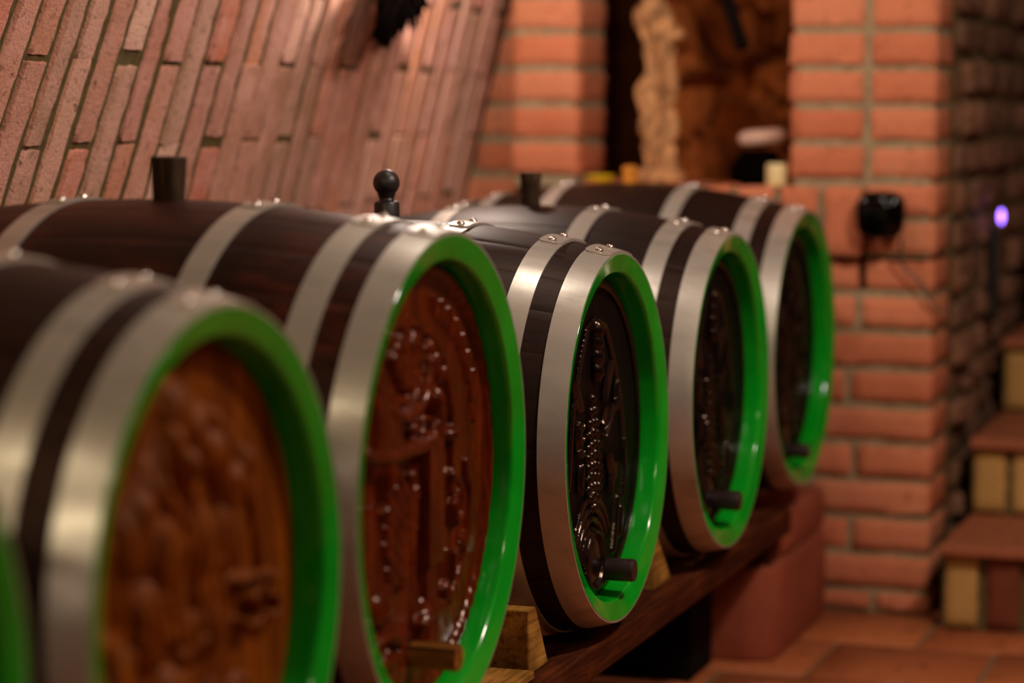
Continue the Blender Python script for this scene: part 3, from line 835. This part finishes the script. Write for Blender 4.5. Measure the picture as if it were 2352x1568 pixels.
pr = mb.build('brick_pier', [BRICK_P, MORTAR_D], loc=(-1.48, 1.9, FLOOR)); tag(pr, 'low brick pier carrying the rails near the closest barrels', 'pier')

# ------------------------------------------------------------------ things on the back wall
def P3(px, py, y): return at(px, py, 1, y)
# black rounded box with a cord
cb = P3(2027, 493, 5.56)
bx = empty('wall_speaker', (cb[0], YP, cb[2]-.05))
tag(bx, 'small black glossy rounded box fixed to the brick pillar, its cord hanging below', 'speaker')
mb = MB()
n = 26; th = np.linspace(0, 2*PI, 2*n, endpoint=False); ph = np.linspace(.01, PI-.01, n)
sg = lambda v, e: np.sign(v)*np.abs(v)**e
X = .0535*sg(np.sin(ph), .6)[:, None]*sg(np.cos(th), .62); Z = .053*sg(np.sin(ph), .6)[:, None]*sg(np.sin(th), .62); Yv = .038*sg(np.cos(ph), .6)[:, None]*np.ones_like(th)
Z = Z*(1+.0*X); X = X*(1+.5*Z)
mb.grid(np.stack([X, Yv-.058, Z+.05], -1), close_v=True)
mb.build('casing', BLACK_PL, bx, angle=60)
mb = MB(); mb.box(-.02, .02, -.03, -.001, .02, .08); bevel(mb.build('bracket', BLACK_PL, bx), .003)
cpx = [(2072, 545, 5.53), (2068, 575, 5.555), (2066, 598, 5.57), (2082, 620, 5.575), (2112, 648, 5.575), (2128, 675, 5.578), (2142, 700, 5.582), (2158, 714, 5.59), (2176, 719, 5.592)]
pts = np.array([P3(*p)-np.array(bx.location) for p in cpx])
def smooth(pts, n=60):
    t = np.linspace(0, len(pts)-1, n); out = []
    for q in t:
        i = min(int(q), len(pts)-2); f = q-i
        p0, p1, p2, p3 = pts[max(i-1, 0)], pts[i], pts[i+1], pts[min(i+2, len(pts)-1)]
        out.append(.5*((2*p1)+(-p0+p2)*f+(2*p0-5*p1+4*p2-p3)*f*f+(-p0+3*p1-3*p2+p3)*f**3))
    return np.array(out)
mb = MB(); mb.tube(smooth(pts), .0038, 8)
o = mb.build('cord', GREY_CORD, bx); o['label'] = 'grey-brown cord'

# carved pale figure in the niche
sx = P3(1512, 300, 5.70)[0]
sb = (sx, 5.70, SILL_TOP)
sr = empty('carved_figurine', sb); tag(sr, 'pale gnarled wooden figurine standing in the niche between the pillars', 'figurine')
mb = MB()
rr = np.random.default_rng(5); nz, nt = 90, 48
zz = np.linspace(.026, .47, nz); th = np.linspace(0, 2*PI, nt, endpoint=False)
bw = .74*np.interp(zz, [.026, .06, .10, .17, .22, .28, .33, .38, .405, .425, .45, .47], [.050, .044, .048, .050, .060, .052, .050, .062, .055, .030, .036, .012])
cxs = np.interp(zz, [.026, .15, .25, .35, .40, .47], [0, .002, .006, -.006, -.012, .000])
A = np.zeros((nz, nt))
for k in range(60):
    a0, z0_, sa, szz, am = rr.uniform(0, 2*PI), rr.uniform(.03, .45), rr.uniform(.15, .4), rr.uniform(.015, .06), rr.uniform(-.030, .013)
    da = np.abs((th-a0-3*(0)*1+PI) % (2*PI)-PI)[None, :]; A += am*np.exp(-(da/sa)**2-((zz[:, None]-z0_)/szz)**2)
tw = .010*np.sin(3*th[None, :]+16*zz[:, None])-.016*np.abs(np.sin(4*th[None, :]-19*zz[:, None]+1.5*np.sin(30*zz[:, None])))**3+.005
Rr = bw[:, None]+A+tw+rr.normal(0, .001, A.shape)
Rr = np.clip(Rr, .006, .09)
P = np.stack([cxs[:, None]+Rr*np.cos(th), .8*Rr*np.sin(th), zz[:, None]*np.ones_like(th)], -1)
mb.grid(P, close_v=True); mb.f.append(tuple(nt*(nz-1)+i for i in range(nt))); mb.m.append(0)
mb.tube([(.03, 0, .335), (.05, -.012, .345), (.062, -.02, .338)], [.02, .016, .010], 10)
mb.build('body', STATUE_M, sr, angle=70)
mb = MB()
mb.lathe([(.0005, 0), (.062, 0), (.066, .006), (.062, .022), (.046, .032), (.0005, .034)], 30)
for v in mb.v: v[:, 1] *= .8
mb.build('base', STATUE_M, sr)
# dark stick leaning down from above
p0, p1 = P3(1635, -120, 5.92), P3(1706, 112, 5.86)
mb = MB(); mb.tube(np.array([np.zeros(3), (p1-p0)*.5, p1-p0]), [.014, .016, .018], 12)
tag(mb.build('hanging_stick', plain('sooty_wood', srgb(16, 9, 7), .85, 0, 0, 0, .15, .1), loc=p0), 'dark stick hanging slantwise inside the niche', 'stick')
# dark lump with a pale bundle on top
pc = P3(1745, 425, 5.74)
mb = MB()
mb.lathe([(.0005, 0), (.055, 0), (.066, .012), (.066, .035), (.052, .060), (.040, .075), (.037, .078), (.034, .070), (.0005, .05)], 28)
jug = mb.build('dark_pot', plain('soot_black_clay', srgb(7, 4, 4), .9, 0, 0, 0, .15, 0), loc=(pc[0]-.004, 5.74, SILL_TOP-.002)); tag(jug, 'black squat pot in the niche, a pale bundle lying on its rim', 'pot')
pa, pb = P3(1703, 322, 5.74), P3(1790, 308, 5.74)
mb = MB(); c_ = (pa+pb)/2; L = np.linalg.norm(pb-pa)/2+.012
t = np.linspace(-1, 1, 16); prof = [(max(.0003, .0185*(1-abs(q)**5)**.5), q*L) for q in t]
mb.lathe(prof, 20, axis='x')
o = mb.build('pale_bundle', plain('pale_pink_cloth', srgb(206, 170, 150), .8, 0, 40, .4, .15), loc=(c_[0]+.004, 5.74, c_[2]))
o.rotation_euler = (0, -.10, 0); tag(o, 'pale pinkish rolled bundle resting on the black pot', 'bundle')
# small cream candle
pc = P3(1785, 405, 5.635)
mb = MB(); mb.lathe([(.0005, 0), (.0235, 0), (.0245, .004), (.0245, .046), (.0225, .0495), (.006, .048), (.0005, .048)], 26)
cd = mb.build('stub_candle', plain('cream_wax', srgb(226, 206, 150), .45, 0, 30, .1, .08), loc=(pc[0], 5.635, SILL_TOP-.001)); tag(cd, 'short cream candle on the sill at the right pillar', 'candle')
mb = MB(); mb.tube([(0, 0, .047), (.001, 0, .053), (0, .001, .058)], .0012, 6); mb.build('wick', plain('burnt_wick', srgb(30, 24, 20), .9), cd)
# yellow dish
pc = P3(1378, 405, 5.61)
mb = MB(); mb.lathe([(.0005, 0), (.022, 0), (.034, .010), (.036, .017), (.033, .0185), (.022, .012), (.0005, .010)], 28)
tag(mb.build('yellow_dish', plain('yellow_glaze', srgb(214, 178, 20), .35), loc=(pc[0], 5.61, SILL_TOP-.001)), 'small yellow dish on the sill at the left pillar', 'dish')

# blue signal light on the passage wall
pb_ = at(2300, 497, 0, -.842)
bl = empty('signal_lamp', (-.868, pb_[1], pb_[2]-.1)); tag(bl, 'slim dark lamp on the rubble wall with a small blue glow', 'lamp')
mb = MB(); mb.box(0, .022, -.018, .018, -.16, .075); bevel(mb.build('housing', plain('lamp_black', srgb(14, 10, 12), .5), bl), .004)
M = Mat('blue_glow'); M.b.inputs['Base Color'].default_value = (.1, .1, .8, 1); M.b.inputs['Emission Color'].default_value = (.30, .13, 1, 1); M.b.inputs['Emission Strength'].default_value = 9
mb = MB(); mb.ellipsoid((.026, 0, .10), (.006, .007, .017), 10); o = mb.build('bulb', M.m, bl); o['label'] = 'glowing blue bulb'

# shaggy dark bunch hanging from the vault
rb = np.random.default_rng(21)
top = at(930, -70, 0, -1.86)
hb = empty('dried_bunch', top); tag(hb, 'dark shaggy dried bunch hanging in front of the brick vault', 'dried plant')
mb = MB()
px_tips = [(868, 95), (880, 100), (893, 104), (903, 88), (915, 70), (930, 62), (942, 58), (955, 44), (966, 30), (975, 15), (860, 84), (874, 60), (885, 40), (880, 15), (900, 60), (940, 30), (925, 40), (880, -10), (960, -5), (970, -20), (950, 10), (910, 10), (890, 20), (872, 20), (965, 10), (935, 10), (920, -10)]
for px, py in px_tips:
    for k in range(9):
        tip = at(px+rb.normal(0, 7), py+rb.normal(0, 9), 0, -1.86+rb.normal(0, .012))-top
        root_ = np.array([rb.normal(0, .012), rb.normal(0, .022), rb.normal(.0, .01)])
        mid = (tip+root_)/2+rb.normal(0, .006, 3)
        t_ = np.linspace(0, 1, 6)[:, None]; C = (1-t_)**2*root_+2*t_*(1-t_)*mid+t_**2*tip
        mb.tube(C, np.array([.0045, .006, .007, .0065, .0045, .0012]), 5)
mb.build('strands', plain('dried_dark_stems', srgb(10, 6, 5), 1.0, 0, 40, .4, .4, 0), hb, angle=80)
mb = MB(); mb.tube([(0, 0, 0), (-.005, 0, .05), (-.01, 0, .08)], .003, 6); mb.build('cord', GREY_CORD, hb)

# ------------------------------------------------------------------ lamps
def lamp(loc, power, size, col=(1, .62, .36), name='lamp'):
    l = bpy.data.lights.new(name, 'POINT'); l.energy = power; l.shadow_soft_size = size; l.color = col
    o = bpy.data.objects.new(name, l); COL.objects.link(o); o.location = loc; return o
PINK = (1, .86, .74); WARM = (1, .82, .54)
lamp((.22, 3.50, 1.28), 74, .05, PINK, 'chandelier_light')
lamp((.36, 3.62, 1.26), 56, .04, PINK, 'chandelier_light')
lamp((-1.25, 3.95, 1.0), 12, .045, PINK, 'ceiling_lamp_middle')
lamp((-1.78, 4.88, .33), 12, .025, PINK, 'vault_sconce_light')
lamp((-1.15, -.1, 1.0), 27, .05, WARM, 'ceiling_lamp_rear')
lamp((.75, 1.3, 1.22), 30, .05, WARM, 'side_lamp')
lamp((-1.35, 1.05, 0.95), 9, .05, WARM, 'ceiling_lamp_near')
w = bpy.data.worlds.new('World'); scene.world = w; w.use_nodes = True
w.node_tree.nodes['Background'].inputs[0].default_value = (.05, .03, .02, 1)
w.node_tree.nodes['Background'].inputs[1].default_value = .1

# ------------------------------------------------------------------ camera
cd = bpy.data.cameras.new('Camera'); cam = bpy.data.objects.new('Camera', cd); COL.objects.link(cam)
cam.matrix_world = Matrix(((RX[0], UY[0], -FW[0], 0), (RX[1], UY[1], -FW[1], 0), (RX[2], UY[2], -FW[2], 0), (0, 0, 0, 1)))
cd.sensor_width = 36; cd.lens = F_PX/W*36; cd.clip_start = .05; cd.clip_end = 50
cd.dof.use_dof = True; cd.dof.focus_distance = 3.80; cd.dof.aperture_fstop = 1.85
scene.camera = cam
scene.view_settings.view_transform = 'Standard'; scene.view_settings.look = 'None'
scene.view_settings.exposure = 0.0; scene.view_settings.gamma = 1.0
scene.view_settings.use_curve_mapping = False
scene.cycles.max_bounces = 8
scene.cycles.diffuse_bounces = 3
scene.cycles.sample_clamp_indirect = 6
